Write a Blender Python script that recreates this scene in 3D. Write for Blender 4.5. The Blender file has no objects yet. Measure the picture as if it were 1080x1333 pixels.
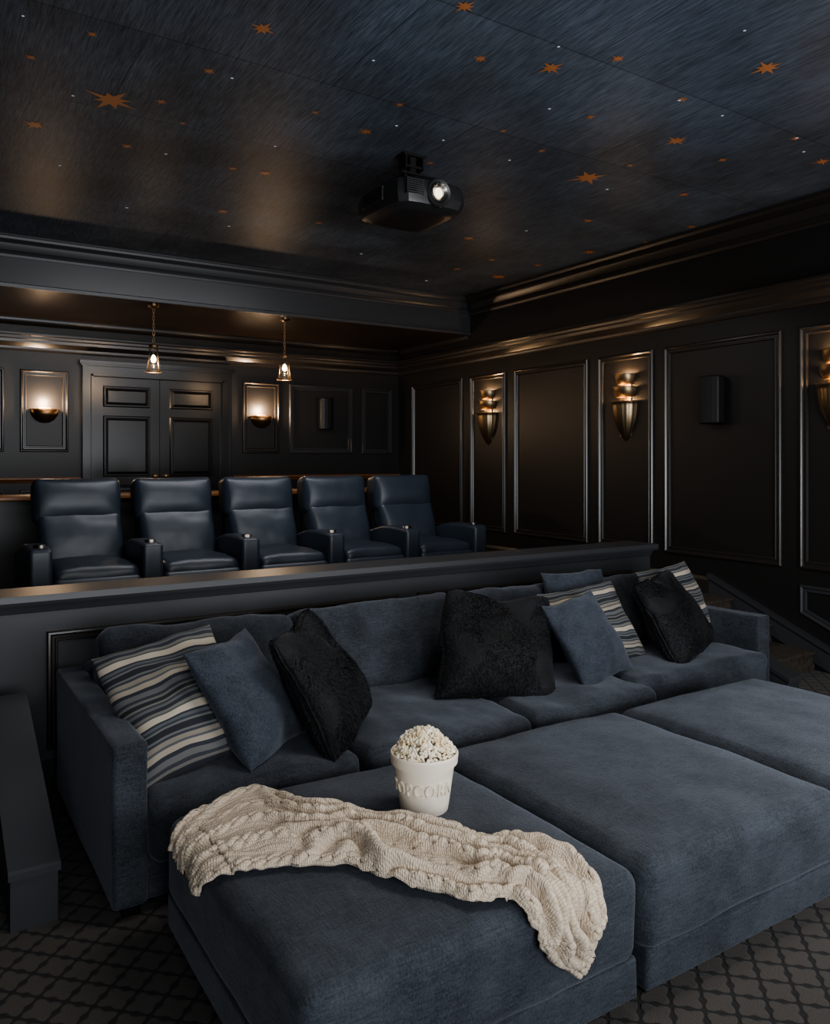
import bpy, bmesh, math, random
from mathutils import Vector, Matrix, noise
random.seed(7)
D=bpy.data; SC=bpy.context.scene; COL=SC.collection
CAMH=1.6; F=1033.0; YAW=math.radians(32.5)
sn,cs=math.sin(YAW),math.cos(YAW)
XR=5.84; YB=9.6; ZC=3.6; ZS=3.15; PZ=0.45

# ---------------------------------------------------------------- materials
def mat(name,col,rough=0.5,metal=0.0,spec=0.5,sheen=0.0,sheen_rough=0.4,coat=0.0,emit=None,estr=0.0,
        mottle=None,bump=None,trans=0.0):
    m=D.materials.new(name); m.use_nodes=True
    nt=m.node_tree; b=nt.nodes["Principled BSDF"]
    b.inputs["Base Color"].default_value=(*col,1); b.inputs["Roughness"].default_value=rough
    b.inputs["Metallic"].default_value=metal; b.inputs["Specular IOR Level"].default_value=spec
    b.inputs["Sheen Weight"].default_value=sheen; b.inputs["Sheen Roughness"].default_value=sheen_rough
    b.inputs["Coat Weight"].default_value=coat
    b.inputs["Transmission Weight"].default_value=trans
    if emit: 
        b.inputs["Emission Color"].default_value=(*emit,1); b.inputs["Emission Strength"].default_value=estr
    tc=nt.nodes.new("ShaderNodeTexCoord")
    if mottle:
        col2,scale,stretch=mottle
        mp=nt.nodes.new("ShaderNodeMapping"); mp.inputs["Scale"].default_value=stretch
        nz=nt.nodes.new("ShaderNodeTexNoise"); nz.inputs["Scale"].default_value=scale; nz.inputs["Detail"].default_value=6
        rp=nt.nodes.new("ShaderNodeValToRGB")
        rp.color_ramp.elements[0].position=.35; rp.color_ramp.elements[1].position=.68
        rp.color_ramp.elements[0].color=(*col,1); rp.color_ramp.elements[1].color=(*col2,1)
        nt.links.new(tc.outputs["Object"],mp.inputs[0]); nt.links.new(mp.outputs[0],nz.inputs[0])
        nt.links.new(nz.outputs[0],rp.inputs[0]); nt.links.new(rp.outputs[0],b.inputs["Base Color"])
    if bump:
        bs,bst,bd=bump
        n2=nt.nodes.new("ShaderNodeTexNoise"); n2.inputs["Scale"].default_value=bs; n2.inputs["Detail"].default_value=4
        bp=nt.nodes.new("ShaderNodeBump"); bp.inputs["Strength"].default_value=bst; bp.inputs["Distance"].default_value=bd
        nt.links.new(tc.outputs["Object"],n2.inputs[0]); nt.links.new(n2.outputs[0],bp.inputs["Height"])
        nt.links.new(bp.outputs[0],b.inputs["Normal"])
    return m

def chenille(name,dark,light,seedoff=0):
    m=mat(name,dark,.88,sheen=.25,sheen_rough=.35)
    nt=m.node_tree; b=nt.nodes["Principled BSDF"]; L=nt.links
    b.inputs["Sheen Tint"].default_value=(.74,.79,.90,1)
    tc=nt.nodes.new("ShaderNodeTexCoord")
    def nz(scale,stretch,det=5):
        mp=nt.nodes.new("ShaderNodeMapping"); mp.inputs["Scale"].default_value=stretch; mp.inputs["Location"].default_value=(seedoff,)*3
        n=nt.nodes.new("ShaderNodeTexNoise"); n.inputs["Scale"].default_value=scale; n.inputs["Detail"].default_value=det; n.inputs["Roughness"].default_value=.62
        L.new(tc.outputs["Object"],mp.inputs[0]); L.new(mp.outputs[0],n.inputs[0]); return n.outputs[0]
    big=nz(3.8,(1,1,1)); st=nz(20,(1,10,10)); st2=nz(22,(10,1,4)); fine=nz(180,(1,1,1),3)
    def ma(op,x,y):
        n=nt.nodes.new("ShaderNodeMath"); n.operation=op
        for i,v in enumerate((x,y)):
            if isinstance(v,(int,float)): n.inputs[i].default_value=v
            else: L.new(v,n.inputs[i])
        return n.outputs[0]
    v=ma('ADD',ma('ADD',ma('MULTIPLY',big,.34),ma('MULTIPLY',st,.24)),ma('ADD',ma('MULTIPLY',st2,.22),ma('MULTIPLY',fine,.20)))
    rp=nt.nodes.new("ShaderNodeValToRGB"); rp.color_ramp.elements[0].position=.42; rp.color_ramp.elements[1].position=.60
    rp.color_ramp.elements[0].color=(*dark,1); rp.color_ramp.elements[1].color=(*light,1)
    L.new(v,rp.inputs[0]); L.new(rp.outputs[0],b.inputs["Base Color"])
    bp=nt.nodes.new("ShaderNodeBump"); bp.inputs["Strength"].default_value=.5; bp.inputs["Distance"].default_value=.0045
    L.new(ma('ADD',fine,ma('ADD',ma('MULTIPLY',st,.6),ma('MULTIPLY',st2,.6))),bp.inputs["Height"]); L.new(bp.outputs[0],b.inputs["Normal"])
    return m
M_wall=mat("wall_paint",(.016,.0148,.0142),.42,bump=(60,.05,.002))
M_trim=mat("trim_paint",(.029,.0245,.021),.30,spec=.72)
M_door=mat("door_paint",(.012,.0115,.0115),.27,spec=.7)
M_beam=mat("beam_paint",(.042,.043,.046),.38)
M_knee=mat("kneewall_paint",(.042,.043,.047),.40)
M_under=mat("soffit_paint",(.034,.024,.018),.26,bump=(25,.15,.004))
M_sofa=chenille("sofa_chenille",(.010,.013,.018),(.056,.065,.080))
M_pblue=chenille("blue_chenille",(.011,.016,.024),(.056,.067,.088),3)
M_fur=mat("black_fur",(.0011,.0013,.002),.75,sheen=.09,sheen_rough=.25,mottle=((.003,.0035,.006),9,(1,1,1)),bump=(120,.6,.008))
M_leather=mat("navy_leather",(.022,.030,.042),.42,spec=.6,mottle=((.026,.035,.049),3,(1,1,1)),bump=(90,.16,.002))
M_black=mat("black_plastic",(.024,.024,.025),.35,spec=.8)
M_blackm=mat("black_matte",(.010,.010,.010),.5)
M_brass=mat("aged_brass",(.36,.26,.16),.38,metal=1)
M_copper=mat("dark_copper",(.34,.21,.11),.4,metal=1)
M_star=mat("copper_leaf",(.46,.18,.068),.5,metal=.1)
M_dot=mat("fibre_light",(.6,.65,.7),.5,emit=(.8,.9,1),estr=.18)
M_bulb=mat("lamp_bulb",(1,.85,.65),.5,emit=(1,.74,.46),estr=10)
M_glass=mat("clear_glass",(.02,.02,.02),.08,spec=.5)
M_glass.node_tree.nodes["Principled BSDF"].inputs["Alpha"].default_value=.12
M_wood=mat("warm_wood",(.16,.065,.02),.35,mottle=((.26,.11,.035),5,(1,12,1)))
M_bucket=mat("ceramic_cream",(.84,.75,.62),.45)
M_pop=mat("popcorn_white",(.92,.86,.74),.7,mottle=((.75,.60,.36),30,(1,1,1)))
M_lens=mat("lens_glass",(.5,.45,.35),.1,emit=(1,.83,.6),estr=2.2)
M_silver=mat("lens_ring",(.45,.43,.40),.25,metal=1)
M_cup=mat("dark_metal_ring",(.16,.15,.14),.35,metal=1)
M_stair=mat("stair_carpet",(.04,.031,.023),.95,mottle=((.08,.062,.045),30,(1,1,1)),bump=(300,.6,.004))

# knit
def knit():
    m=mat("cream_knit",(.60,.49,.37),.9,sheen=.25)
    nt=m.node_tree; b=nt.nodes["Principled BSDF"]
    tc=nt.nodes.new("ShaderNodeTexCoord")
    mp=nt.nodes.new("ShaderNodeMapping"); mp.inputs["Scale"].default_value=(250,78,1)
    vo=nt.nodes.new("ShaderNodeTexVoronoi"); vo.inputs["Scale"].default_value=1; vo.inputs["Randomness"].default_value=.4
    bp=nt.nodes.new("ShaderNodeBump"); bp.inputs["Strength"].default_value=.85; bp.inputs["Distance"].default_value=.005; bp.invert=True
    nt.links.new(tc.outputs["UV"],mp.inputs[0]); nt.links.new(mp.outputs[0],vo.inputs[0])
    nt.links.new(vo.outputs[0],bp.inputs["Height"]); nt.links.new(bp.outputs[0],b.inputs["Normal"])
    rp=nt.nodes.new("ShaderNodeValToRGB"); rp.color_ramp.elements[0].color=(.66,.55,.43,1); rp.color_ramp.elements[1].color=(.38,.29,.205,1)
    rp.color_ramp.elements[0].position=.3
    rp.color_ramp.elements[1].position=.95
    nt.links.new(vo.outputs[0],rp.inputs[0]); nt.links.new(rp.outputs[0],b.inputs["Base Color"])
    return m
M_knit=knit()

def stripes():
    m=mat("striped_weave",(.1,.1,.1),.85,sheen=.1)
    nt=m.node_tree; b=nt.nodes["Principled BSDF"]
    tc=nt.nodes.new("ShaderNodeTexCoord"); sp=nt.nodes.new("ShaderNodeSeparateXYZ")
    nt.links.new(tc.outputs["UV"],sp.inputs[0])
    mu=nt.nodes.new("ShaderNodeMath"); mu.operation='MULTIPLY'; mu.inputs[1].default_value=2.0
    fr=nt.nodes.new("ShaderNodeMath"); fr.operation='FRACT'
    nt.links.new(sp.outputs[1],mu.inputs[0]); nt.links.new(mu.outputs[0],fr.inputs[0])
    rp=nt.nodes.new("ShaderNodeValToRGB"); cr=rp.color_ramp; cr.interpolation='CONSTANT'
    st=[(0,(.015,.017,.022)),(.05,(.13,.12,.11)),(.08,(.03,.034,.042)),(.12,(.11,.11,.11)),(.19,(.02,.025,.034)),(.24,(.31,.265,.21)),(.31,(.08,.085,.09)),
        (.34,(.21,.185,.15)),(.40,(.03,.036,.046)),(.43,(.12,.12,.12)),(.46,(.014,.017,.022)),(.54,(.13,.13,.125)),(.57,(.03,.038,.05)),(.60,(.09,.095,.10)),(.64,(.024,.031,.042)),(.67,(.43,.37,.295)),
        (.77,(.07,.075,.08)),(.80,(.16,.15,.13)),(.84,(.024,.029,.038)),(.90,(.11,.11,.11)),(.94,(.04,.045,.052)),(.97,(.15,.145,.125))]
    cr.elements[0].color=(*st[0][1],1); cr.elements[1].position=st[1][0]; cr.elements[1].color=(*st[1][1],1)
    for p,c in st[2:]:
        e=cr.elements.new(p); e.color=(*c,1)
    nt.links.new(fr.outputs[0],rp.inputs[0]); nt.links.new(rp.outputs[0],b.inputs["Base Color"])
    nz=nt.nodes.new("ShaderNodeTexNoise"); nz.inputs["Scale"].default_value=300
    bp=nt.nodes.new("ShaderNodeBump"); bp.inputs["Strength"].default_value=.4; bp.inputs["Distance"].default_value=.003
    nt.links.new(tc.outputs["Object"],nz.inputs[0]); nt.links.new(nz.outputs[0],bp.inputs["Height"]); nt.links.new(bp.outputs[0],b.inputs["Normal"])
    return m
M_stripe=stripes()

def carpet():
    m=mat("trellis_carpet",(.03,.025,.02),.95,sheen=.1)
    nt=m.node_tree; b=nt.nodes["Principled BSDF"]; L=nt.links
    tc=nt.nodes.new("ShaderNodeTexCoord"); sp=nt.nodes.new("ShaderNodeSeparateXYZ"); L.new(tc.outputs["Object"],sp.inputs[0])
    def ma(op,a,bb=None):
        n=nt.nodes.new("ShaderNodeMath"); n.operation=op
        for i,v in enumerate((a,bb)):
            if v is None: continue
            if isinstance(v,(int,float)): n.inputs[i].default_value=v
            else: L.new(v,n.inputs[i])
        return n.outputs[0]
    k=2*math.pi/.13
    x=ma('MULTIPLY',sp.outputs[0],k); y=ma('MULTIPLY',sp.outputs[1],k)
    s=ma('ADD',ma('COSINE',x),ma('COSINE',y))
    s3=ma('ADD',ma('COSINE',ma('MULTIPLY',x,3)),ma('COSINE',ma('MULTIPLY',y,3)))
    v=ma('ABSOLUTE',ma('ADD',s,ma('MULTIPLY',s3,.22)))
    ss=nt.nodes.new("ShaderNodeMapRange"); ss.inputs[1].default_value=.22; ss.inputs[2].default_value=.55
    L.new(v,ss.inputs[0])
    mx=nt.nodes.new("ShaderNodeMix"); mx.data_type='RGBA'
    mx.inputs[6].default_value=(.013,.011,.010,1); mx.inputs[7].default_value=(.095,.080,.068,1)
    L.new(ss.outputs[0],mx.inputs[0])
    nz=nt.nodes.new("ShaderNodeTexNoise"); nz.inputs["Scale"].default_value=260; L.new(tc.outputs["Object"],nz.inputs[0])
    m2=nt.nodes.new("ShaderNodeMix"); m2.data_type='RGBA'; m2.blend_type='MULTIPLY'; m2.inputs[0].default_value=.7
    L.new(mx.outputs[2],m2.inputs[6]); L.new(nz.outputs[0],m2.inputs[7]); L.new(m2.outputs[2],b.inputs["Base Color"])
    bp=nt.nodes.new("ShaderNodeBump"); bp.inputs["Strength"].default_value=.6; bp.inputs["Distance"].default_value=.005
    ad=ma('ADD',ss.outputs[0],nz.outputs[0]); L.new(ad,bp.inputs["Height"]); L.new(bp.outputs[0],b.inputs["Normal"])
    return m
M_carpet=carpet()

def ceil_mat():
    m=mat("hand_painted_ceiling",(.02,.026,.036),.42,spec=.055)
    nt=m.node_tree; b=nt.nodes["Principled BSDF"]; L=nt.links
    tc=nt.nodes.new("ShaderNodeTexCoord")
    mp=nt.nodes.new("ShaderNodeMapping"); mp.inputs["Rotation"].default_value=(0,0,math.radians(-18)); mp.inputs["Scale"].default_value=(150,8,1)
    nz=nt.nodes.new("ShaderNodeTexNoise"); nz.inputs["Scale"].default_value=1; nz.inputs["Detail"].default_value=5; nz.inputs["Roughness"].default_value=.65
    L.new(tc.outputs["Object"],mp.inputs[0]); L.new(mp.outputs[0],nz.inputs[0])
    rp=nt.nodes.new("ShaderNodeValToRGB"); cr=rp.color_ramp
    cr.elements[0].position=.33; cr.elements[0].color=(.050,.064,.085,1)
    cr.elements[1].position=.72; cr.elements[1].color=(.16,.198,.25,1)
    L.new(nz.outputs[0],rp.inputs[0])
    n2=nt.nodes.new("ShaderNodeTexNoise"); n2.inputs["Scale"].default_value=1.5; n2.inputs["Detail"].default_value=4
    L.new(tc.outputs["Object"],n2.inputs[0])
    r2=nt.nodes.new("ShaderNodeValToRGB"); r2.color_ramp.elements[0].position=.4; r2.color_ramp.elements[0].color=(.72,.68,.65,1)
    r2.color_ramp.elements[1].position=.62; r2.color_ramp.elements[1].color=(1.0,1.0,1.0,1)
    L.new(n2.outputs[0],r2.inputs[0])
    mx=nt.nodes.new("ShaderNodeMix"); mx.data_type='RGBA'; mx.blend_type='MULTIPLY'; mx.inputs[0].default_value=1
    L.new(rp.outputs[0],mx.inputs[6]); L.new(r2.outputs[0],mx.inputs[7])
    br=nt.nodes.new("ShaderNodeTexBrick"); br.inputs["Scale"].default_value=1; br.inputs["Mortar Size"].default_value=.005
    br.inputs["Brick Width"].default_value=1.9; br.inputs["Row Height"].default_value=.95
    br.inputs["Color1"].default_value=(1,1,1,1); br.inputs["Color2"].default_value=(.82,.82,.84,1); br.inputs["Mortar"].default_value=(.55,.55,.55,1)
    L.new(tc.outputs["Object"],br.inputs[0])
    m2=nt.nodes.new("ShaderNodeMix"); m2.data_type='RGBA'; m2.blend_type='MULTIPLY'; m2.inputs[0].default_value=1
    L.new(mx.outputs[2],m2.inputs[6]); L.new(br.outputs[0],m2.inputs[7]); L.new(m2.outputs[2],b.inputs["Base Color"])
    bp=nt.nodes.new("ShaderNodeBump"); bp.inputs["Strength"].default_value=.25; bp.inputs["Distance"].default_value=.003
    L.new(nz.outputs[0],bp.inputs["Height"]); L.new(bp.outputs[0],b.inputs["Normal"])
    return m
M_ceil=ceil_mat()

# ---------------------------------------------------------------- mesh helpers
def mk(name,verts,faces,mats,parent=None,smooth=False,loc=None,uv=None,fmat=None,recalc=True,auto=None):
    me=D.meshes.new(name); me.from_pydata([tuple(v) for v in verts],[],faces)
    if not isinstance(mats,(list,tuple)): mats=[mats]
    for m in mats: me.materials.append(m)
    if fmat:
        for p,i in zip(me.polygons,fmat): p.material_index=i
    if uv:
        ul=me.uv_layers.new(name="UVMap")
        for lp in me.loops: ul.data[lp.index].uv=uv[lp.vertex_index]
    if recalc:
        bm=bmesh.new(); bm.from_mesh(me); bmesh.ops.recalc_face_normals(bm,faces=bm.faces); bm.to_mesh(me); bm.free()
    if smooth:
        for p in me.polygons: p.use_smooth=True
        if auto is not None:
            bm=bmesh.new(); bm.from_mesh(me)
            for e in bm.edges:
                if len(e.link_faces)==2 and e.calc_face_angle(0)>auto: e.smooth=False
            bm.to_mesh(me); bm.free()
    o=D.objects.new(name,me); COL.objects.link(o)
    if loc: o.location=loc
    if parent: o.parent=parent
    return o
def top(o,label,cat,group=None,kind=None):
    o["label"]=label; o["category"]=cat
    if group: o["group"]=group
    if kind: o["kind"]=kind
    return o
def struct(o,label=None):
    o["kind"]="structure"
    if label: o["label"]=label
    return o
def empty(name,loc,rotz=0):
    e=D.objects.new(name,None); e.empty_display_size=.1; e.location=loc; e.rotation_euler=(0,0,rotz); COL.objects.link(e); return e
def boxg(x0,x1,y0,y1,z0,z1):
    v=[(x0,y0,z0),(x1,y0,z0),(x1,y1,z0),(x0,y1,z0),(x0,y0,z1),(x1,y0,z1),(x1,y1,z1),(x0,y1,z1)]
    f=[(0,3,2,1),(4,5,6,7),(0,1,5,4),(1,2,6,5),(2,3,7,6),(3,0,4,7)]
    return v,f
def join(*parts):
    V=[];Fc=[]
    for v,f in parts:
        o=len(V); V+=list(v); Fc+=[tuple(i+o for i in q) for q in f]
    return V,Fc
def prism(pts,ax,a,b):
    """extrude 2D profile; ax 'x': pts=(y,z) ; ax 'y': pts=(x,z) ; ax 'z': pts=(x,y)"""
    def P(p,t):
        return (t,p[0],p[1]) if ax=='x' else ((p[0],t,p[1]) if ax=='y' else (p[0],p[1],t))
    n=len(pts); v=[P(p,a) for p in pts]+[P(p,b) for p in pts]
    f=[(i,(i+1)%n,n+(i+1)%n,n+i) for i in range(n)]+[tuple(range(n)),tuple(range(2*n-1,n-1,-1))]
    return v,f
def axis_samples(L,r,n):
    h=L/2; e=[h-r*k for k in (0,.12,.3,.55,.8,1.0)]
    a=[-v for v in e]; m=[-(h-r)+(2*(h-r))*i/n for i in range(1,n)]
    return a+m+e[::-1]
def rbox(size,r,puff=0,n=8,amp=0,freq=4,seed=0,side=0,xf=None):
    r=min(r,min(size)/2*.98)
    ax=[axis_samples(s,r,n) for s in size]; h=[s/2 for s in size]
    idx={};V=[];Fc=[]
    def vid(i,j,k):
        key=(i,j,k)
        if key in idx: return idx[key]
        p=Vector((ax[0][i],ax[1][j],ax[2][k]))
        q=Vector([max(-(h[a]-r),min(h[a]-r,p[a])) for a in range(3)])
        d=p-q
        if d.length>1e-9: p=q+d.normalized()*r
        u,v,w=p.x/h[0],p.y/h[1],p.z/h[2]
        bulge=(max(0,1-u*u))*(max(0,1-v*v))
        p.z+=puff*w*bulge**.7
        if side:
            p.x+=side*u*max(0,1-v*v)*max(0,1-w*w); p.y+=side*v*max(0,1-u*u)*max(0,1-w*w)
        if amp:
            s=Vector((seed*3.1,seed*1.7,seed*.9))
            nn=noise.noise_vector(p*freq+s)*amp+noise.noise_vector(p*freq*2.7+s)*amp*.4
            p+=nn
        if xf: p=xf@p
        idx[key]=len(V); V.append(p); return idx[key]
    n0,n1,n2=[len(a)-1 for a in ax]
    for i in range(n0):
        for j in range(n1):
            for k in (0,n2):
                Fc.append((vid(i,j,k),vid(i+1,j,k),vid(i+1,j+1,k),vid(i,j+1,k)))
    for i in range(n0):
        for k in range(n2):
            for j in (0,n1):
                Fc.append((vid(i,j,k),vid(i+1,j,k),vid(i+1,j,k+1),vid(i,j,k+1)))
    for j in range(n1):
        for k in range(n2):
            for i in (0,n0):
                Fc.append((vid(i,j,k),vid(i,j+1,k),vid(i,j+1,k+1),vid(i,j,k+1)))
    return V,Fc
def T(x,y,z,rx=0,ry=0,rz=0):
    return Matrix.Translation((x,y,z))@Matrix.Rotation(math.radians(rz),4,'Z')@Matrix.Rotation(math.radians(ry),4,'Y')@Matrix.Rotation(math.radians(rx),4,'X')
def rb(x0,x1,y0,y1,z0,z1,r,**k):
    k.setdefault('n',4)
    return rbox((x1-x0,y1-y0,z1-z0),r,xf=T((x0+x1)/2,(y0+y1)/2,(z0+z1)/2),**k)
def lathe(prof,n=32,a0=0,a1=2*math.pi,flute=0,fk=8,c=(0,0,0),fz=None):
    full=abs(a1-a0-2*math.pi)<1e-6
    m=n if full else n+1; V=[];Fc=[]
    for (r,z) in prof:
        for i in range(m):
            a=a0+(a1-a0)*i/n
            rr=r*(1+flute*math.cos(fk*a))
            V.append((c[0]+rr*math.cos(a),c[1]+rr*math.sin(a),c[2]+z))
    for j in range(len(prof)-1):
        for i in range(n):
            i2=(i+1)%m if full else i+1
            Fc.append((j*m+i,j*m+i2,(j+1)*m+i2,(j+1)*m+i))
    return V,Fc
def torus(R,r,xf,n=12,m=6,sy=1.0):
    V=[];Fc=[]
    for i in range(n):
        a=2*math.pi*i/n
        for j in range(m):
            b=2*math.pi*j/m
            V.append(xf@Vector(((R+r*math.cos(b))*math.cos(a),(R+r*math.cos(b))*math.sin(a)*sy,r*math.sin(b))))
    for i in range(n):
        for j in range(m):
            Fc.append((i*m+j,((i+1)%n)*m+j,((i+1)%n)*m+(j+1)%m,i*m+(j+1)%m))
    return V,Fc
def xfm(g,M): return [M@Vector(v) for v in g[0]],g[1]
def offpoly(P,d):
    n=len(P); A=sum(P[i][0]*P[(i+1)%n][1]-P[(i+1)%n][0]*P[i][1] for i in range(n))
    sg=1 if A>0 else -1; out=[]
    for i in range(n):
        p0,p1,p2=[Vector(P[(i+k)%n]) for k in (-1,0,1)]
        e1=(p1-p0).normalized(); e2=(p2-p1).normalized()
        n1=Vector((-e1.y,e1.x))*sg; n2=Vector((-e2.y,e2.x))*sg
        b=(n1+n2); b=b/ max(.2,(1+n1.dot(n2)))
        out.append(p1+b*d)
    return out
PM=[(0,0),(0,.020),(.008,.030),(.018,.032),(.026,.024),(.032,.012),(.044,.012),(.050,.020),(.058,.020),(.064,.010),(.066,0)]
def frame(P,to3,prof=PM,s=1.0):
    V=[];Fc=[];n=len(P)
    for (ins,hh) in prof:
        for q in offpoly(P,ins*s): V.append(to3(q[0],q[1],hh*s))
    m=len(prof)
    for j in range(m-1):
        for i in range(n): Fc.append((j*n+i,j*n+(i+1)%n,(j+1)*n+(i+1)%n,(j+1)*n+i))
    return V,Fc
def rect(a0,a1,b0,b1): return [(a0,b0),(a1,b0),(a1,b1),(a0,b1)]
TRN=[0]
def trim(g,m=None,smooth=False):
    TRN[0]+=1
    return struct(mk("trim_%d"%TRN[0],g[0],g[1],m or M_trim,smooth=smooth,auto=.5 if smooth else None))
rightwall=lambda a,b,h:(XR-h,a,b)
backwall=lambda a,b,h:(a,YB-h,b)

# ---------------------------------------------------------------- room shell
XL=-1.2; YF=-3.0
struct(mk("floor",*boxg(XL,XR,YF,4.3,-.12,0),M_carpet))
struct(mk("floor.001",*boxg(XL,XR,4.3,YB,-.12,PZ),M_stair))
struct(mk("wall_right",*boxg(XR,XR+.15,YF,YB+.15,-.12,3.75),M_wall))
struct(mk("wall_left",*boxg(XL-.15,XL,YF,YB+.15,-.12,3.75),M_wall))
struct(mk("wall_back",*boxg(XL,XR,YB,YB+.15,-.12,3.75),M_wall))
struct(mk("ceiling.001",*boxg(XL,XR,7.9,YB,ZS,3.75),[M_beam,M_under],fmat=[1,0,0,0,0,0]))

# stairs both sides
def steps(x0,x1):
    return prism([(3.48,0),(3.48,.13),(3.46,.13),(3.46,.15),(3.84,.15),(3.84,.28),(3.82,.28),(3.82,.30),(4.2,.30),(4.2,.43),(4.18,.43),(4.18,.45),(4.3,.45),(4.3,0)],'x',x0,x1)
g=steps(4.87,XR); struct(mk("floor.002",g[0],g[1],M_stair))
g=steps(XL,.28); struct(mk("floor.003",g[0],g[1],M_stair))

# ceiling with painted stars and fibre dots
V,Fc=boxg(XL,XR,YF,7.9,ZC,3.75); fm=[0]*6
def ceil_pt(px,py):
    t=(ZC-CAMH)*F/(600-py); u=(px-540)/F
    return t*(sn+u*cs),t*(cs-u*sn),t
stars=[(342,37,17),(605,8,15),(272,92,9),(120,44,8),(40,74,8),(145,130,30),(210,132,8),(45,162,15),(165,190,8),(625,76,10),
(717,88,16),(804,76,10),(998,88,19),(888,129,8),(520,136,7),(410,146,6),(476,171,11),(768,152,7),(880,183,15),(765,231,23),
(890,253,8),(940,208,7),(1070,210,11),(655,170,5),(705,196,6),(303,219,7),(345,225,10),(290,275,8),(765,287,8),(900,295,8),
(767,328,10),(700,345,7),(649,360,12),(640,338,6),(610,310,8),(595,350,6),(725,355,8),(1035,180,7),(415,290,6),(560,212,6),(238,160,5),(820,215,5),(840,315,5)]
for (px,py,r) in stars:
    x,y,t=ceil_pt(px,py); R=r*t/F*1.2; a0=random.uniform(0,.6); n=8; o=len(V)
    V.append((x,y,ZC-.0025))
    for i in range(2*n):
        a=a0+math.pi*i/n
        rr=R*(.34 if i%2 else (random.uniform(.85,1.1) if (i//2)%2==0 else random.uniform(.6,.75)))
        V.append((x+rr*math.cos(a),y+rr*math.sin(a),ZC-.002))
    for i in range(2*n):
        Fc.append((o,o+1+(i+1)%(2*n),o+1+i)); fm.append(1)
dots=[(486,78),(302,101),(95,124),(516,163),(577,182),(715,141),(727,60),(969,39),(884,130),(358,190),(216,200),(78,215),
(298,294),(555,365),(1037,179),(1046,197),(790,246),(165,270),(470,330),(685,300),(663,208),(745,352),(940,150),(30,20)]
for (px,py) in dots:
    x,y,t=ceil_pt(px,py); R=2.0*t/F; o=len(V)
    for i in range(8): V.append((x+R*math.cos(i*math.pi/4),y+R*math.sin(i*math.pi/4),ZC-.003))
    Fc.append(tuple(o+7-i for i in range(8))); fm.append(2)
struct(mk("ceiling",V,Fc,[M_ceil,M_star,M_dot],fmat=fm,recalc=False),"dark blue brushed ceiling with copper stars and tiny lights")

# crown and cornice profiles (d = projection from wall, z)
CR=[(0,0),(0,-.27),(.025,-.27),(.035,-.24),(.03,-.225),(.045,-.205),(.075,-.19),(.10,-.15),(.115,-.11),(.11,-.095),(.13,-.085),(.165,-.06),(.175,-.03),(.19,-.025),(.19,0)]
trim(prism([(XR-d*.8,ZC+z*.8) for d,z in CR],'y',YF,7.9),smooth=True)
trim(prism([(7.9-d*.55,ZC+z*.68) for d,z in CR],'x',XL,XR),M_beam,smooth=True)
CO=[(0,.0),(.02,0),(.03,.02),(.03,.045),(.045,.06),(.07,.09),(.075,.12),(.095,.13),(.10,.155),(.12,.165),(.12,.185),(0,.2)]
trim(prism([(XR-d,2.80+z) for d,z in CO],'y',YF,YB),smooth=True)
trim(prism([(YB-d,2.80+z) for d,z in CO],'x',XL,XR),smooth=True)
SM=[(0,0),(.02,0),(.035,.02),(.05,.05),(.05,.07),(0,.07)]
trim(prism([(YB-d,ZS-.07+z) for d,z in SM],'x',XL,XR),smooth=True)
trim(prism([(XR-d,ZS-.07+z) for d,z in SM],'y',7.9,YB),smooth=True)
trim(prism([(7.9,ZS),(7.885,ZS),(7.88,ZS+.03),(7.9,ZS+.04)],'x',XL,XR),M_beam)

# right wall panels
RP=[(8.042,9.226),(7.194,7.880),(5.873,7.042),(5.031,5.724),(3.745,4.898),(3.00,3.590)]
for a,b in RP: trim(frame(rect(a,b,.765,2.635),rightwall,s=.95),smooth=True)
trim(frame([(3.59,.64),(3.59,.42),(2.7,.05),(2.7,.64)],rightwall,s=.8),M_knee,smooth=True)
# back wall panels
for a,b in [(-.2,.86),(1.016,1.505),(3.534,4.031),(4.169,5.096),(5.238,5.718)]:
    trim(frame(rect(a,b,1.70,2.60),backwall,s=1.0),M_knee if a>4.1 else None,smooth=True)
for a,b in [(-.2,.86),(1.016,1.505),(3.534,4.031),(4.169,5.096),(5.238,5.718)]:
    trim(frame(rect(a,b,.68,1.28),backwall,s=.8),smooth=True)
for a,b in [(XL,1.63),(3.41,XR)]:
    trim(prism([(YB-d,1.36+z) for d,z in [(0,0),(.02,0),(.03,.02),(.05,.035),(.05,.055),(0,.06)]],'x',a,b),M_wood)
BBp=[(0,0),(.02,0),(.02,.12),(.012,.14),(.008,.15),(0,.15)]
g=prism([(XR-d,PZ+z) for d,z in BBp],'y',4.42,YB); struct(mk("baseboard_right",g[0],g[1],M_trim))
for i,(a,b) in enumerate([(XL,1.63),(3.41,XR)]):
    g=prism([(YB-d,PZ+z) for d,z in BBp],'x',a,b); struct(mk("baseboard_back" if i==0 else "baseboard_back.001",g[0],g[1],M_trim))
def sk(x0,x1,off,th):
    P=[(3.0,.03+off),(3.0,.03+off-th),(4.42,.60+off-th),(4.42,.60+off)]
    return prism(P,'x',x0,x1)
trim(sk(XR-.02,XR,0,.16),M_knee); trim(sk(XR-.045,XR,.03,.035),M_knee)

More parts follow.
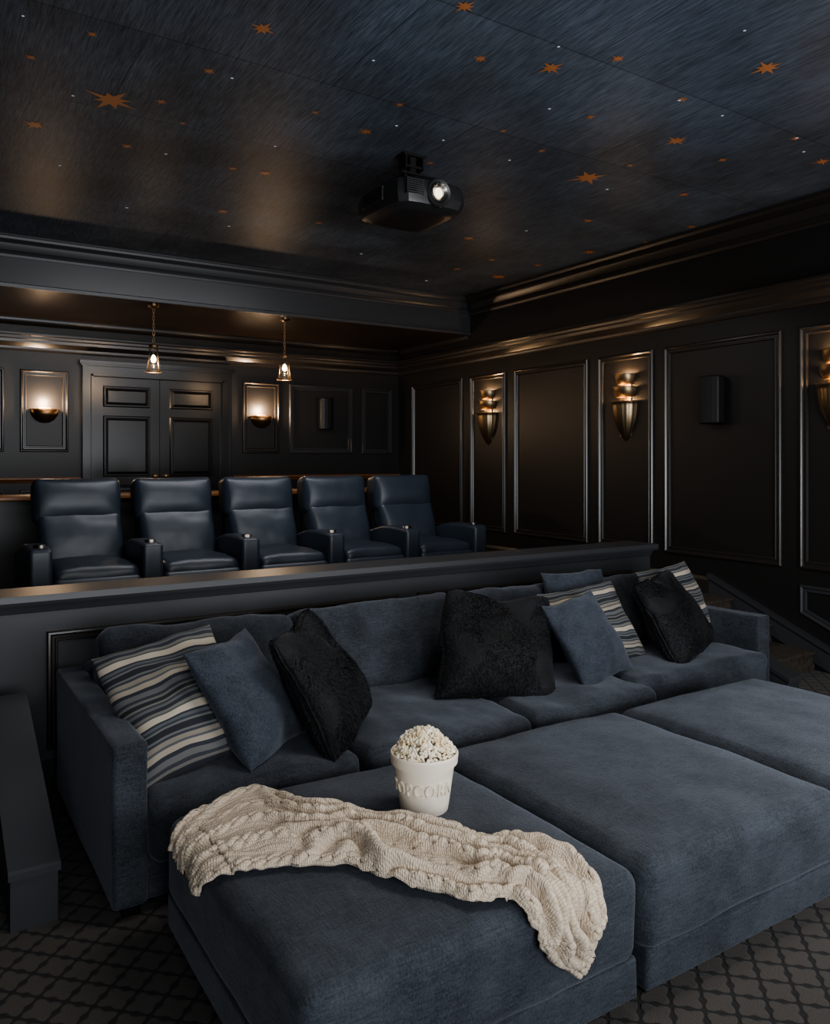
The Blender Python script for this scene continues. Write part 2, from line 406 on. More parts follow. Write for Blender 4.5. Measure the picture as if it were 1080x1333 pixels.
# door casing + doors
def casing():
    parts=[]
    parts.append(boxg(1.642,1.756,YB-.06,YB,PZ,2.70)); parts.append(boxg(3.256,3.404-.03,YB-.06,YB,PZ,2.70))
    parts.append(boxg(1.756,3.256,YB-.06,YB,2.565,2.70))
    parts.append(boxg(1.61,3.41,YB-.10,YB,2.70,2.735)); parts.append(boxg(1.625,3.395,YB-.085,YB,2.68,2.70))
    parts.append(boxg(1.735,1.756,YB-.085,YB-.06,PZ,2.585)); parts.append(boxg(3.256,3.277,YB-.085,YB-.06,PZ,2.585))
    parts.append(boxg(1.735,3.277,YB-.085,YB-.06,2.565,2.585))
    parts.append(boxg(1.642,1.665,YB-.085,YB-.06,PZ,2.68)); parts.append(boxg(3.351,3.374,YB-.085,YB-.06,PZ,2.68))
    return join(*parts)
trim(casing(),M_door)
DP=[(0,.0),(0,.004),(.012,.016),(.022,.016),(.03,.004),(.055,.012),(.06,.012)]
for k,(a,b) in enumerate([(1.758,2.503),(2.509,3.254)]):
    e=mk("door_%d"%(k+1),*boxg(a,b,YB-.03,YB,PZ+.005,2.562),M_door); struct(e)
    parts=[]
    for z0,z1 in [(2.22,2.46),(1.42,2.12),(.62,1.32)]:
        parts.append(frame(rect(a+.11,b-.11,z0,z1),lambda p,q,h:(p,YB-.03-h*1.3,q),prof=DP))
        parts.append(boxg(a+.17,b-.17,YB-.046,YB-.03,z0+.06,z1-.06))
    g=join(*parts); p=mk("door_panel",g[0],g[1],M_door,parent=e)
    kx=b-.06 if k==0 else a+.06
    g=lathe([(0,.07),(.018,.068),(.028,.055),(.028,.045),(.012,.03),(.012,.01),(.03,.005),(.03,0)],16)
    g=xfm(g,Matrix.Translation((kx,YB-.03,1.42))@Matrix.Rotation(math.radians(90),4,'X'))
    mk("knob",g[0],g[1],M_brass,parent=e,smooth=True)

# knee wall
KX0,KX1=.28,4.83
g=boxg(KX0,KX1,4.20,4.40,0,.915); struct(mk("wall_knee",g[0],g[1],M_knee))
g=join(prism([(4.15,.93),(4.155,.96),(4.45,.96),(4.455,.93),(4.45,.915),(4.155,.915)],'x',KX0-.03,KX1+.04),
       prism([(4.20,.87),(4.185,.875),(4.17,.915),(4.20,.915)],'x',KX0,KX1)); trim(g,M_knee)
kw=lambda a,b,h:(a,4.20-h,b)
for a,b in [(.56,2.55),(2.69,4.62)]: trim(frame(rect(a,b,.20,.775),kw,s=.8),M_trim,smooth=True)
trim(prism([(4.20,.0),(4.185,0),(4.185,.13),(4.2,.15)],'x',.445,4.73))
def curb(x0,x1,ye):
    sl=(.55-.205)/(3.94-3.0); ze=.205+(ye-3.0)*sl
    a=prism([(3.0,0),(3.0,.205),(ye,ze),(ye,0)],'x',x0+.008,x1-.008)
    b=prism([(2.985,.18),(2.985,.202),(2.995,.210),(ye,ze+.006),(ye,ze-.024)],'x',x0,x1)
    return join(a,b)
g=curb(.28,.445,3.95); trim(g,M_knee)
g=curb(4.73,4.87,3.95); trim(g,M_knee)

# bar counter behind the recliners
e=empty("bar_counter",(0,7.2,PZ))
mk("countertop",*rb(-1.1,4.75,0,.42,.82,.86,.012),M_wood,parent=e)
g=join(boxg(-1.1,4.7,.12,.30,0,.82)); mk("counter_base",g[0],g[1],M_wall,parent=e)
top(e,"dark bar counter with warm wood top behind the recliners","counter")

# ---------------------------------------------------------------- sectional sofa
S=empty("sofa",(2.6,3.4,0)); sx,sy=2.6,3.4
def sp(name,g,m=M_sofa,label=None):
    o=mk(name,[(v[0]-sx,v[1]-sy,v[2]) for v in g[0]],g[1],m,parent=S,smooth=True)
    if label:o["label"]=label
    return o
sp("base",rb(.60,4.6,2.86,4.06,.05,.21,.03,n=10,amp=.004))
sp("arm",rb(.585,.705,2.84,4.08,.05,.62,.018,n=12,amp=.004,freq=3))
sp("arm",rb(4.48,4.60,3.03,4.08,.05,.62,.018,n=12,amp=.004,freq=3,seed=2))
sp("backrest",rb(.70,4.485,3.92,4.08,.15,.64,.04,n=14,amp=.005))
sb=[.71,1.55,2.45,3.30,4.475]
for i in range(4):
    sp("seat_cushion",rb(sb[i]+.004,sb[i+1]-.004,2.80 if i<3 else 2.95,3.72,.19,.415,.05,n=26,puff=.025,side=.012,amp=.014,freq=5,seed=i))
bb=[.71,1.64,2.62,3.52,4.47]
for i in range(4):
    w=bb[i+1]-bb[i]-.01
    g=rbox((w,.25,.46),.058,n=26,amp=.015,freq=5.5,seed=i+9,side=.018,xf=T((bb[i]+bb[i+1])/2,3.745,.60,rx=-18,ry=(1.0,-.5,.6,-.8)[i]))
    sp("back_cushion",g)
for x in (.66,4.52):
    for y in (2.92,4.0): sp("leg",boxg(x-.03,x+.03,y-.03+(.16 if x>4 and y<3 else 0),y+.03+(.16 if x>4 and y<3 else 0),0,.06),M_blackm)
top(S,"long slate blue chenille sofa with loose cushions beside the half wall","sofa")

# ottomans
OX=[(.715,1.768),(1.794,2.803),(2.83,3.87)]; OY0,OY1=1.57,2.66; OZ=.43; OP=.03; OR=.050
lab=["blue chenille ottoman with a knit throw and popcorn on it","blue chenille ottoman between two matching ottomans","blue chenille ottoman beside the end seat of the sofa"]
for i,(a,b) in enumerate(OX):
    cx,cy=(a+b)/2,(OY0+OY1)/2
    e=empty("ottoman" if i==0 else "ottoman.%03d"%i,(cx,cy,0))
    g=rbox((b-a,OY1-OY0,.265),OR,puff=OP,n=26,amp=.008,freq=3.5,seed=i+20,side=.004,xf=T(0,0,OZ-.1325))
    mk("cushion",g[0],g[1],M_sofa,parent=e,smooth=True)
    g=rbox((b-a-.010,OY1-OY0-.010,.120),.014,n=8,amp=.003,seed=i,xf=T(0,0,.1175))
    mk("base",g[0],g[1],M_sofa,parent=e,smooth=True)
    for dx in (-1,1):
        for dy in (-1,1):
            X=dx*((b-a)/2-.1);Y=dy*((OY1-OY0)/2-.1)
            mk("leg",*boxg(X-.03,X+.03,Y-.03,Y+.03,0,.065),M_blackm,parent=e)
    top(e,lab[i],"ottoman","chenille ottomans in front of the sofa")

# ---------------------------------------------------------------- pillows
def pillow(c,w,h,th,yaw,lean,roll,m,label,fur=False,seed=0,skew=0):
    N=38;V=[];Fc=[];uv=[]
    W1=.034 if fur else .024
    def sp_(u,v,s):
        pw=2.5
        e=max(0,(1-abs(u)**pw))*max(0,(1-abs(v)**pw))
        t=th/2*e**.5
        ed=.07 if fur else .06
        k=1-.06*(u*v)**4 if fur else 1
        x=u*w/2*(1-ed*(1-v*v))*k; z=v*h/2*(1-ed*(1-u*u))*k
        x+=skew*z
        if fur: x*=1+.06*(-v)
        t*=1+.22*(-v)*(1-abs(v))*2
        t-=(.020 if not fur else .014)*math.exp(-((v-.6)/.25)**2)*math.exp(-((u-.1*math.sin(seed))/.4)**2)
        if fur: z-=.018*math.exp(-((v-1)/.35)**2)*math.exp(-((u-.2*math.sin(seed*2))/.35)**2)
        p=Vector((x,s*t,z)); q=p*4.5+Vector((seed*2.3,seed,seed*.7))
        d=noise.noise_vector(q)*W1+noise.noise_vector(q*2.7)*.009
        d.x*=.75; d.z*=.75; d.y*=min(1,.35+e*2)
        return p+d
    M=T(*c)@Matrix.Rotation(math.radians(yaw),4,'Z')@Matrix.Rotation(math.radians(-lean),4,'X')@Matrix.Rotation(math.radians(roll),4,'Y')
    ids={}
    for s in (-1,1):
        for i in range(N+1):
            for j in range(N+1):
                edge=i in(0,N) or j in(0,N)
                if edge and s==1: ids[(s,i,j)]=ids[(-1,i,j)]; continue
                u=math.sin((-1+2*i/N)*math.pi/2);v=math.sin((-1+2*j/N)*math.pi/2)
                ids[(s,i,j)]=len(V); V.append(sp_(u,v,s)); uv.append(((u+1)/2,(v+1)/2))
    for s in (-1,1):
        for i in range(N):
            for j in range(N):
                Fc.append((ids[(s,i,j)],ids[(s,i+1,j)],ids[(s,i+1,j+1)],ids[(s,i,j+1)]))
    if fur:
        for k in range(24000):
            s=random.choice((-1,-1,1)); u=random.uniform(-1,1);v=random.uniform(-1,1)
            if random.random()<.25:
                if random.random()<.5:u=random.choice((-1,1))*.99
                else:v=random.choice((-1,1))*.99
            p=sp_(u,v,s)
            sw=noise.noise_vector(p*6+Vector((seed,0,0)))
            nrm=Vector((u*.5*abs(u)**3,s*.35*(1-max(abs(u),abs(v))**4)+.02,v*.5*abs(v)**3-.25))+sw*.9
            nrm=(nrm.normalized()+Vector([random.uniform(-.2,.2) for _ in range(3)])).normalized()
            tdir=nrm.cross(Vector([random.uniform(-1,1) for _ in range(3)])).normalized()*.0016
            o=len(V); V+= [p-tdir,p+tdir,p+nrm*random.uniform(.008,.018)]; uv+=[(0,0)]*3; Fc.append((o,o+1,o+2))
    o=mk("throw_pillow",V,Fc,m,smooth=True,uv=uv,recalc=not fur)
    o.matrix_world=M
    top(o,label,"pillow","throw pillows on the sofa"); return o
pillow((.905,3.17,.645),.50,.60,.17,-6,44,-14,M_stripe,"grey and cream striped pillow leaning on the sofa arm",seed=1)
pillow((1.17,3.10,.645),.46,.52,.18,38,34,-3,M_pblue,"plain blue chenille pillow against a striped one",seed=2)
pillow((1.50,3.10,.655),.55,.56,.24,46,28,-6,M_fur,"black faux fur pillow standing on its edge",True,seed=13)
pillow((2.555,3.22,.65),.63,.57,.25,-14,28,7,M_fur,"square black faux fur pillow on the middle seats",True,seed=4,skew=.08)
pillow((3.12,3.14,.635),.50,.49,.18,14,28,-3,M_pblue,"plain blue chenille pillow beside black fur",seed=5,skew=-.10)
pillow((3.38,3.36,.635),.66,.49,.17,6,26,-2,M_stripe,"grey and cream striped pillow behind blue one",seed=6,skew=-.12)
pillow((3.50,3.60,.71),.56,.42,.15,4,20,1,M_pblue,"plain blue pillow tucked against the back cushion",seed=7)
pillow((3.93,3.24,.655),.54,.56,.24,14,26,-8,M_fur,"black faux fur pillow leaning on striped pillow",True,seed=8,skew=-.10)
pillow((4.23,3.46,.675),.64,.50,.17,10,22,-1,M_stripe,"grey and cream striped pillow near the sofa arm",seed=9,skew=-.08)

# ---------------------------------------------------------------- knit blanket
rows=[((.70,2.50),(.665,2.26)),((.82,2.58),(.74,2.15)),((1.01,2.67),(.85,2.10)),((1.09,2.44),(.945,2.05)),((1.17,2.26),(1.03,1.96)),
((1.27,2.11),(1.10,1.84)),((1.38,1.98),(1.18,1.72)),((1.47,1.87),(1.25,1.65)),((1.56,1.77),(1.30,1.61)),((1.60,1.63),(1.35,1.57)),((1.575,1.52),(1.40,1.50)),((1.52,1.44),(1.46,1.43))]
def cat(P,t):
    n=len(P)-1; i=min(int(t*n),n-1); f=t*n-i
    p=[Vector(P[max(0,min(n,i+k))]) for k in (-1,0,1,2)]
    return .5*((2*p[1])+(-p[0]+p[2])*f+(2*p[0]-5*p[1]+4*p[2]-p[3])*f*f+(-p[0]+3*p[1]-3*p[2]+p[3])*f**3)
TE=[r[0] for r in rows]; BE=[r[1] for r in rows]
a,b=OX[0]
def drape(x,y,h):
    u=(x-(a+b)/2)/((b-a)/2); v=(y-(OY0+OY1)/2)/((OY1-OY0)/2)
    puff=OP*(max(0,1-u*u)*max(0,1-v*v))**.7
    Z=OZ+puff; X=x;Y=y; n=Vector((0,0,1))
    r=OR
    if y<OY0+r:
        s=OY0+r-y
        if s<r*math.pi/2: A=s/r; Y=OY0+r-r*math.sin(A); Z=OZ-r*(1-math.cos(A)); n=Vector((0,-math.sin(A),math.cos(A)))
        else: Y=OY0; Z=OZ-r-(s-r*math.pi/2); n=Vector((0,-1,0))
    elif x<a+r:
        s=a+r-x
        A=min(s/r,math.pi/2); X=a+r-r*math.sin(A); Z=OZ-r*(1-math.cos(A)); n=Vector((-math.sin(A),0,math.cos(A)))
    return Vector((X,Y,Z))+n*h
NS,NW=480,190; V=[];Fc=[];uv=[]
def sstep(x): x=max(0,min(1,x)); return x*x*(3-2*x)
N3=lambda x,y,z: noise.noise(Vector((x,y,z)))
for i in range(NS+1):
    s=i/NS; t_=cat(TE,s); b_=cat(BE,s)
    for j in range(NW+1):
        w=j/NW
        p=t_.lerp(b_,w)
        ax=(b_-t_).normalized(); al=Vector((ax.y,-ax.x))
        p=p+ax*(.030*N3(s*9,w*.8,11)+.012*N3(s*26,w*.8,17))*(1 if s<.97 else .4)
        p=p+al*.03*N3(s*4,w*3,23)
        flow=1.8*N3(s*4.0,w*1.5,3)+.9*N3(s*8.5,w*3.0,9)
        q=w*(4.0+2.6*s)+flow+.7*math.sin(s*4.6)
        fold=(.5-.5*math.cos(q*2*math.pi))**1.1
        dep=.010+.030*sstep((s-.15)/.22)
        dep*=1+.8*N3(s*6,w*2.2,5)
        amp=dep*min(1,6*w+.25)*min(1,6*(1-w)+.25)
        if s>.8: amp*=.85
        h=.016+amp*fold+.012*max(-.5,N3(s*6,w*2.5,1))+.014*max(0,N3(s*15,w*5,31))*sstep((s-.15)/.2)
        # raised cable ropes separated by ribbing
        cw=w+.05*N3(s*5,0,41)
        cab=cw*9; ph=cab%1
        rope=math.sin(s*200+(3.14 if ph>.5 else 0)+ph*7)
        h+=(.0055*(1+.75*rope) if int(cab)%2==0 else .0018*(1+math.sin(cw*9*4*math.pi)))*math.sin(math.pi*ph)**.6
        V.append(drape(p.x,p.y,max(h,.013))); uv.append((s,w))
for i in range(NS):
    for j in range(NW):
        k=i*(NW+1)+j; Fc.append((k,k+1,k+NW+2,k+NW+1))
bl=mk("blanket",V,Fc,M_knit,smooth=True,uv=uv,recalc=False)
md=bl.modifiers.new("thick","SOLIDIFY"); md.thickness=.010; md.offset=-1
if bl.data.polygons[0].normal.z<0: bl.data.flip_normals()
top(bl,"cream cable knit throw blanket draped over the ottoman edge","blanket")

# ---------------------------------------------------------------- popcorn bucket
bx,by,bz=1.428,2.185,OZ+.0285
e=empty("popcorn_bucket",(bx,by,bz))
BS=.97
def br(z): return .078+(.105-.078)*z/.195
prof=[(0,.0),(br(0)-.003,0),(br(0),.003)]+[(br(z),z) for z in (.03,.06,.09,.12,.145,.158)]+[(.1055,.159),(.1095,.160),(.112,.186),(.112,.192),(.109,.196),(.105,.194),(.100,.18),(.095,.15),(.07,.02),(0,.02)]
prof=[(r,z*BS) for r,z in prof]
g=lathe(prof,64); mk("body",g[0],g[1],M_bucket,parent=e,smooth=True,auto=.7)
cu=D.curves.new("lettering_curve",'FONT'); cu.body="POPCORN"; cu.size=.056; cu.align_x='CENTER'; cu.align_y='CENTER'; cu.extrude=.0045; cu.offset=.0001; cu.space_character=1.22; cu.resolution_u=6
co=D.objects.new("tmp",cu); COL.objects.link(co); bpy.context.view_layer.update()
tm=D.meshes.new_from_object(co.evaluated_get(bpy.context.evaluated_depsgraph_get()))
D.objects.remove(co)
bm=bmesh.new(); bm.from_mesh(tm); bmesh.ops.triangulate(bm,faces=bm.faces)
bmesh.ops.subdivide_edges(bm,edges=[e_ for e_ in bm.edges if e_.calc_length()>.008],cuts=2); bm.to_mesh(tm); bm.free()
A0=math.atan2(-by,-bx)-.12
for v in tm.vertices:
    x,y,z=v.co; zz=.090+y*1.1; R=br(zz)+.001+z
    an=A0+x*.76/.09
    v.co=(R*math.cos(an),R*math.sin(an),zz*BS)
tm.materials.clear(); tm.materials.append(M_bucket)
lo=D.objects.new("lettering",tm); COL.objects.link(lo); lo.parent=e; lo["label"]="raised letters reading POPCORN"
top(e,"cream ceramic popcorn bucket with raised lettering on the ottoman","bucket")
def ico():
    bm=bmesh.new(); bmesh.ops.create_icosphere(bm,subdivisions=2,radius=1); v=[x.co.copy() for x in bm.verts]; f=[tuple(q.index for q in ff.verts) for ff in bm.faces]; bm.free(); return v,f
IC=ico(); V=[];Fc=[]
for k in range(780):
    while True:
        x,y=random.uniform(-1,1),random.uniform(-1,1)
        if x*x+y*y<1: break
    rr=math.hypot(x,y); R=.099
    z=.184+.074*(1-rr**2.2)+random.uniform(-.010,.004)+.010*noise.noise(Vector((x*3,y*3,5)))
    if random.random()<.06: z+=.006
    c=Vector((x*R,y*R,z))
    for q in range(4):
        d=Vector([random.uniform(-1,1) for _ in range(3)]).normalized()*.0048
        s=random.uniform(.0030,.0052); o=len(V)
        for v in IC[0]: V.append(c+d+v*s)
        Fc+=[tuple(i+o for i in f) for f in IC[1]]
pc=mk("popcorn",V,Fc,M_pop,smooth=True,loc=(bx,by,bz),recalc=False)
top(pc,"heap of white popcorn filling the bucket","popcorn",kind="stuff")

# ---------------------------------------------------------------- recliners
RX0,RY0,PITCH=.657,5.70,.7225
def recliner():
    e=empty("recliner",(RX0+.36,RY0+.4,PZ)); ox,oy=.36,.4; parts=[]
    def a_(name,g,m=M_leather,label=None):
        o=mk(name,[(v[0]-ox,v[1]-oy,v[2]) for v in g[0]],g[1],m,parent=e,smooth=True)
        if label:o["label"]=label
        parts.append(o); return o
    def arm(x): 
        V,Fc=rb(x,x+.143,0,.86,.02,.565,.028,n=10)
        V=[Vector((v.x,v.y,v.z-(.07*max(0,(v.y-.45)/.41) if v.z>.3 else 0)+ (.012*math.sin(v.y*6) if v.z>.45 else 0))) for v in V]
        return V,Fc
    def cush(w,d,h,r,xf,bow,amp,seed):
        V,Fc=rbox((w,d,h),r,n=18,amp=amp,freq=5,seed=seed,side=.008)
        out=[]
        for v in V:
            u=v.x/(w/2); q=v.z/(h/2)
            if v.y<0: v=Vector((v.x,v.y-bow*max(0,1-u**6)*max(0,1-q*q),v.z))
            out.append(xf@v)
        return out,Fc
    a_("arm",arm(0))
    a_("base",rb(.155,.712,.05,.80,.03,.22,.03))
    a_("footrest",rb(.152,.714,-.01,.07,.06,.36,.035,n=6,side=.01))
    a_("seat_cushion",rb(.15,.714,.01,.68,.22,.425,.06,n=14,puff=.03,amp=.007,freq=6))
    a_("back_cushion",cush(.575,.18,.42,.045,T(.43,.71,.545,rx=-18),.030,.008,1))
    a_("headrest",cush(.615,.18,.33,.045,T(.42,.805,.845,rx=-9),.048,.005,2))
    a_("back_shell",rbox((.56,.06,.72),.03,n=4,xf=T(.43,.885,.56,rx=-14)),M_blackm)
    g=lathe([(.0,.03),(.036,.03),(.036,.0),(.046,.0),(.048,.004),(.044,.006),(.036,.004)],24,c=(.0735,.11,.560))
    a_("cup_holder",g,M_cup,"dark metal cup holder ring")
    return e,parts,arm,a_
e0,parts,armf,a_=recliner()
top(e0,"navy leather reclining cinema chair with padded headrest","recliner","row of navy leather recliners")
for k in range(1,5):
    e=e0.copy(); COL.objects.link(e); e.location.x=e0.location.x+PITCH*k
    for p in parts:
        q=p.copy(); COL.objects.link(q); q.parent=e
    last=e
q=parts[0].copy(); COL.objects.link(q); q.parent=last; q.location.x=PITCH-.004
q=parts[-1].copy(); COL.objects.link(q); q.parent=last; q.location.x=PITCH-.004

# ---------------------------------------------------------------- projector
px_,py_,pz_=2.775,4.40,ZC
e=empty("projector",(px_,py_,pz_))
def prot():
    V=[];Fc=[]
    plan=[(-.11,-.30),(.13,-.30),(.20,-.285),(.25,-.24),(.27,-.12),(.27,.19),(.25,.27),(.13,.30),(-.13,.30),(-.25,.27),(-.27,.19),(-.27,-.12),(-.25,-.24),(-.20,-.285)]
    rings=[(-.110,.62),(-.104,.76),(-.080,.93),(-.030,1.0),(.025,1.0),(.062,.96),(.080,.87),(.088,.72)]
    for z,s in rings:
        for x,y in plan: V.append((x*s,y*s,z))
    n=len(plan)
    for j in range(len(rings)-1):
        for i in range(n): Fc.append((j*n+i,j*n+(i+1)%n,(j+1)*n+(i+1)%n,(j+1)*n+i))
    Fc.append(tuple(range(n))); Fc.append(tuple(range((len(rings)-1)*n,len(rings)*n)))
    return V,Fc
BZ=-.32
g=xfm(prot(),Matrix.Translation((0,0,BZ))); mk("body",g[0],g[1],M_black,parent=e,smooth=True,auto=.42)
sl=[boxg(-.279,-.255,-.09,.16,BZ-.035+i*.012,BZ-.030+i*.012) for i in range(7)]
g=join(*sl,boxg(-.277,-.255,-.095,-.089,BZ-.04,BZ+.047),boxg(-.277,-.255,.159,.165,BZ-.04,BZ+.047)); mk("side_grille",g[0],g[1],M_knee,parent=e)
sl=[boxg(-.215,-.105,-.308,-.275,BZ-.035+i*.013,BZ-.029+i*.013) for i in range(7)]
g=join(*sl,boxg(-.220,-.214,-.305,-.27,BZ-.04,BZ+.055),boxg(-.107,-.101,-.305,-.27,BZ-.04,BZ+.055)); mk("front_grille",g[0],g[1],M_knee,parent=e)
LR=Matrix.Translation((.012,-.285,BZ-.006))@Matrix.Rotation(math.radians(90),4,'X')
g=xfm(lathe([(.088,0),(.088,.020),(.082,.028),(.064,.022),(.060,.01)],40),LR); mk("lens_surround",g[0],g[1],M_black,parent=e,smooth=True,auto=.6)
g=xfm(lathe([(.062,.005),(.062,.030),(.056,.036),(.048,.030),(.036,.020),(.034,.012)],40),LR); mk("lens_ring",g[0],g[1],M_silver,parent=e,smooth=True,auto=.6)
g=xfm(lathe([(.034,.012),(.028,.019),(.016,.024),(0,.026)],32),LR); mk("lens",g[0],g[1],M_lens,parent=e,smooth=True)
mp_=[boxg(-.085,.085,-.05,.05,-.018,0),boxg(-.022,.022,-.022,.022,-.15,-.018),boxg(-.10,.10,-.04,.04,-.165,-.152),boxg(-.125,-.110,-.12,.12,-.24,-.165),boxg(.110,.125,-.12,.12,-.24,-.165),
     boxg(-.15,.15,-.13,-.115,-.175,-.162),boxg(-.15,.15,.115,.13,-.175,-.162),boxg(-.07,-.06,-.045,.045,-.10,-.018),boxg(.06,.07,-.045,.045,-.10,-.018),boxg(-.07,.07,-.035,-.028,-.09,-.075)]
g=join(*mp_); mk("ceiling_mount",g[0],g[1],M_blackm,parent=e)
top(e,"black ceiling-mounted film projector with glowing lens","projector")

# ---------------------------------------------------------------- lights helpers
def plight(name,loc,en,col=(1,.62,.32),rad=.03,parent=None):
    l=D.lights.new(name,'POINT'); l.energy=en; l.color=col; l.shadow_soft_size=rad
    o=D.objects.new(name,l); o.location=loc; COL.objects.link(o)
    if parent: o.parent=parent
    return o
def sconce_right(i,y,zb):
    e=empty("wall_sconce" if i==0 else "wall_sconce.%03d"%i,(XR,y,zb)); a0,a1=math.pi/2,3*math.pi/2
    g=join(boxg(-.010,0,-.07,.07,.05,.60)); mk("backplate",g[0],g[1],M_brass,parent=e)
    def tier(z0,z1,r0,r1,name):
        n=8; outer=[(r0+(r1-r0)*math.sin(k/n*math.pi/2),z0+(z1-z0)*k/n) for k in range(n+1)]
        inner=[(r-.005,z) for k,(r,z) in enumerate(outer[::-1])]
        g=lathe([(0.002,z0-.004)]+outer+[(r1+.004,z1+.002),(r1+.004,z1+.010),(r1-.003,z1+.010)]+inner+[(0,z0+.004)],40,a0,a1)
        mk(name,g[0],g[1],M_brass,parent=e,smooth=True,auto=.8)
    tier(.545,.640,.082,.108,"tier")
    tier(.422,.513,.095,.124,"tier")
    g=lathe([(0.004,0),(.034,.03),(.080,.11),(.112,.19),(.130,.27),(.137,.34),(.138,.370),(.144,.374),(.144,.386),(.136,.386),(.128,.34),(.118,.27),(.10,.19),(0,.15)],64,a0,a1,flute=.012,fk=16)
    mk("lower_shell",g[0],g[1],M_brass,parent=e,smooth=True)
    for z in (.585,.458,.28):
        g=xfm(lathe([(0,.018),(.012,.012),(.017,0),(.012,-.012),(0,-.018)],16),Matrix.Translation((-.04,0,z)))
        mk("bulb",g[0],g[1],M_bulb,parent=e,smooth=True)
    plight("sconce_light",(-.055,0,.630),LS*1.0,rad=.02,parent=e); plight("sconce_light",(-.070,0,.504),LS*.7,rad=.02,parent=e); plight("sconce_light",(-.080,0,.374),LS*.8,rad=.02,parent=e)
    top(e,"three-tier brass wall sconce with tapering lower shell, lit","sconce","brass sconces on the panelled wall")
LS=5.0
for i,y in enumerate((7.53,5.37,3.30)): sconce_right(i,y,1.79)
def sconce_back(i,x):
    e=empty("bowl_sconce" if i==0 else "bowl_sconce.%03d"%i,(x,YB,2.17)); a0,a1=math.pi,2*math.pi
    g=lathe([(0,-.15),(.05,-.145),(.10,-.115),(.135,-.065),(.15,0),(.143,0),(.128,-.06),(.09,-.11),(0,-.14)],32,a0,a1)
    mk("bowl",g[0],g[1],M_copper,parent=e,smooth=True)
    g=boxg(-.06,.06,-.015,0,-.10,.02); mk("backplate",g[0],g[1],M_copper,parent=e)
    g=xfm(lathe([(0,.03),(.018,.02),(.025,0),(.018,-.02),(0,-.03)],16),Matrix.Translation((0,-.07,-.04))); mk("bulb",g[0],g[1],M_bulb,parent=e,smooth=True)
    plight("sconce_light",(0,-.12,.07),LB,col=(1,.68,.42),rad=.05,parent=e)
    top(e,"half-bowl copper wall sconce casting light upwards","sconce","bowl sconces beside the double door")
LB=26
for i,x in enumerate((1.26,3.785)): sconce_back(i,x)
def pendant(i,x,y):
    e=empty("pendant_light" if i==0 else "pendant_light.%03d"%i,(x,y,ZS))
    g=lathe([(0,0),(.055,0),(.055,-.012),(.03,-.03),(.01,-.035),(0,-.035)],24); mk("canopy",g[0],g[1],M_brass,parent=e,smooth=True,auto=.6)
    parts=[]
    for k in range(9):
        parts.append(torus(.013,.0026,T(0,0,-.055-k*.0375,rx=90,rz=90*(k%2))@Matrix.Diagonal((.75,1.7,1,1)),12,5))
    g=join(*parts); mk("chain",g[0],g[1],M_brass,parent=e,smooth=True)
    g=lathe([(0,-.375),(.012,-.378),(.018,-.39),(.042,-.40),(.047,-.42),(.042,-.42),(0,-.41)],24); mk("cap",g[0],g[1],M_brass,parent=e,smooth=True,auto=.6)
    g=lathe([(.042,-.42),(.075,-.66)],32); mk("glass_shade",g[0],g[1],M_glass,parent=e,smooth=True)
    ribs=[]
    for k in range(4):
        a=k*math.pi/2+.6
        ribs.append(xfm(prism([(-.003,-.003),(.003,-.003),(.003,.003),(-.003,.003)],'z',0,1),Matrix(((1,0,.032*math.cos(a),.045*math.cos(a)),(0,1,.032*math.sin(a),.045*math.sin(a)),(0,0,-.245,-.42),(0,0,0,1)))))
    ribs.append(torus(.078,.005,T(0,0,-.665),32,6))
    g=join(*ribs); mk("cage",g[0],g[1],M_brass,parent=e,smooth=True)
    g=xfm(lathe([(0,.05),(.016,.035),(.028,0),(.020,-.025),(0,-.032)],16),Matrix.Translation((0,0,-.54))); mk("bulb",g[0],g[1],M_bulb,parent=e,smooth=True)
    plight("pendant_glow",(0,0,-.61),8,col=(1,.66,.38),rad=.02,parent=e)
    top(e,"small brass lantern pendant on a chain, lit","pendant lamp","lantern pendants by the double door")
for i,(x,y) in enumerate(((2.05,8.06),(3.45,8.06))): pendant(i,x,y)
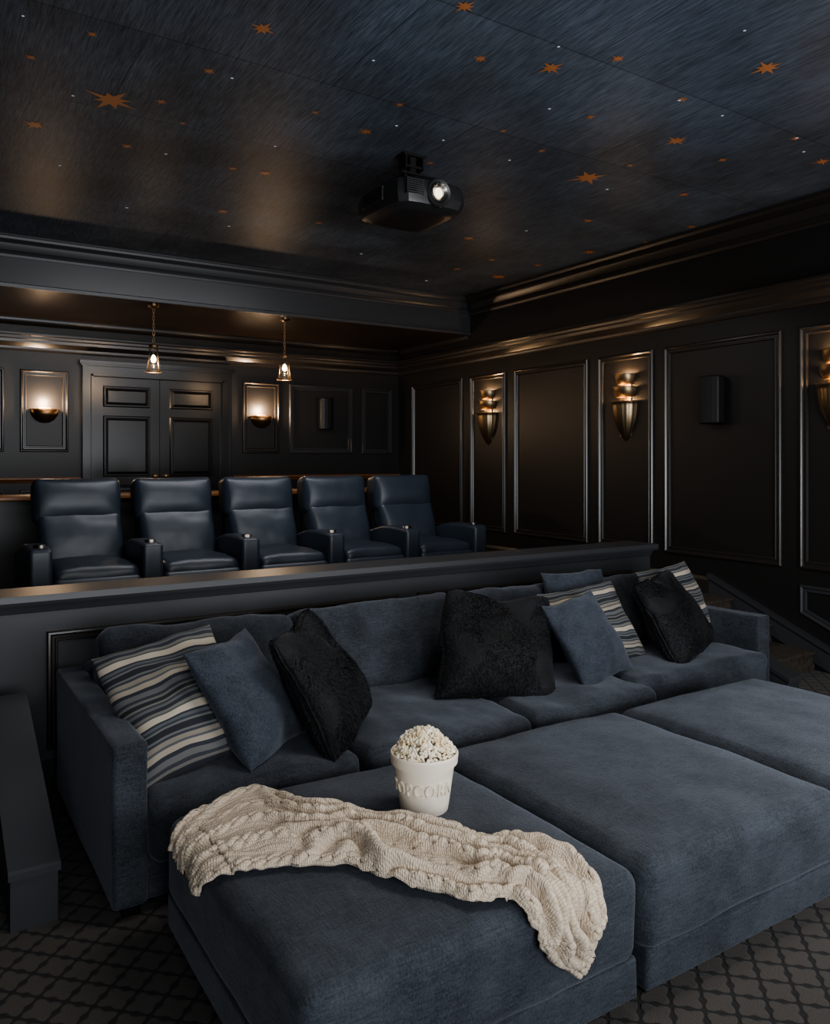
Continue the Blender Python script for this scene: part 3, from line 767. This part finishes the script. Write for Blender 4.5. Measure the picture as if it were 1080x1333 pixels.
def speaker(i,loc,rotz,w,h,d,label):
    e=empty("wall_speaker" if i==0 else "wall_speaker.%03d"%i,loc,rotz)
    mk("cabinet",*rbox((w,d,h),.02,n=3,xf=T(0,-d/2-.02,0)),M_blackm,parent=e,smooth=True)
    V,Fc=prism([(-w/2+.008,-d-.02),(-w/4,-d-.034),(0,-d-.038),(w/4,-d-.034),(w/2-.008,-d-.02)],'z',-h/2+.01,h/2-.01)
    mk("grille",V,Fc,M_speaker if i==0 else M_blackm,parent=e)
    mk("bracket",*boxg(-.03,.03,-.022,0,-.05,.05),M_blackm,parent=e)
    top(e,label,"speaker","wall speakers")
M_speaker=mat("speaker_cloth",(.018,.018,.019),.7,bump=(500,.5,.002))
speaker(0,(XR,4.35,2.12),math.radians(-90),.20,.41,.10,"slim black speaker mounted inside a wall panel")
speaker(1,(4.667,YB,2.225),0,.19,.42,.10,"black speaker on the panel beside the door")

# ---------------------------------------------------------------- area lights
def area(name,loc,tgt,size,en,col):
    l=D.lights.new(name,'AREA'); l.shape='RECTANGLE'; l.size=size[0]; l.size_y=size[1]; l.energy=en; l.color=col
    o=D.objects.new(name,l); o.location=loc; COL.objects.link(o)
    d=Vector(tgt)-Vector(loc); o.rotation_euler=d.to_track_quat('-Z','Y').to_euler(); return o
area("front_fill",(1.2,-2.4,1.6),(2.6,1.8,3.6),(3.4,1.8),190,(.90,.95,1))  # added fill from behind the camera, not an actual screen
area("overhead_fill",(2.4,1.6,3.35),(2.3,2.6,0),(1.6,1.2),46,(1,.96,.90))  # added soft fill over the seating, no ceiling fixture here
area("platform_fill",(2.6,5.6,3.45),(2.6,6.6,0),(2.5,.6),42,(.97,.97,1))  # added fill to brighten the raised platform and back walls
area("left_fill",(-1.0,-.4,1.7),(1.4,3.0,.4),(1.4,1.4),16,(.97,.98,1))  # added fill from the left to lift the sofa arm's outer side
area("ceiling_fill",(3.6,.4,1.0),(2.4,5.6,4.2),(1.4,1.0),44,(.92,.95,1))  # added fill out of view, aimed up to brighten ceiling and back
W=D.worlds.new("room_world"); SC.world=W; W.use_nodes=True
W.node_tree.nodes["Background"].inputs[0].default_value=(.75,.8,.9,1); W.node_tree.nodes["Background"].inputs[1].default_value=.2
SC.view_settings.look='AgX - Medium High Contrast'

# ---------------------------------------------------------------- camera
cam=D.cameras.new("camera"); co=D.objects.new("camera",cam); COL.objects.link(co); SC.camera=co
cam.sensor_fit='HORIZONTAL'; cam.sensor_width=36; cam.lens=36*F/1080; cam.shift_y=-66.5/1080
cam.clip_start=.05
co.location=(0,0,CAMH); co.rotation_euler=(math.radians(90),0,-YAW)
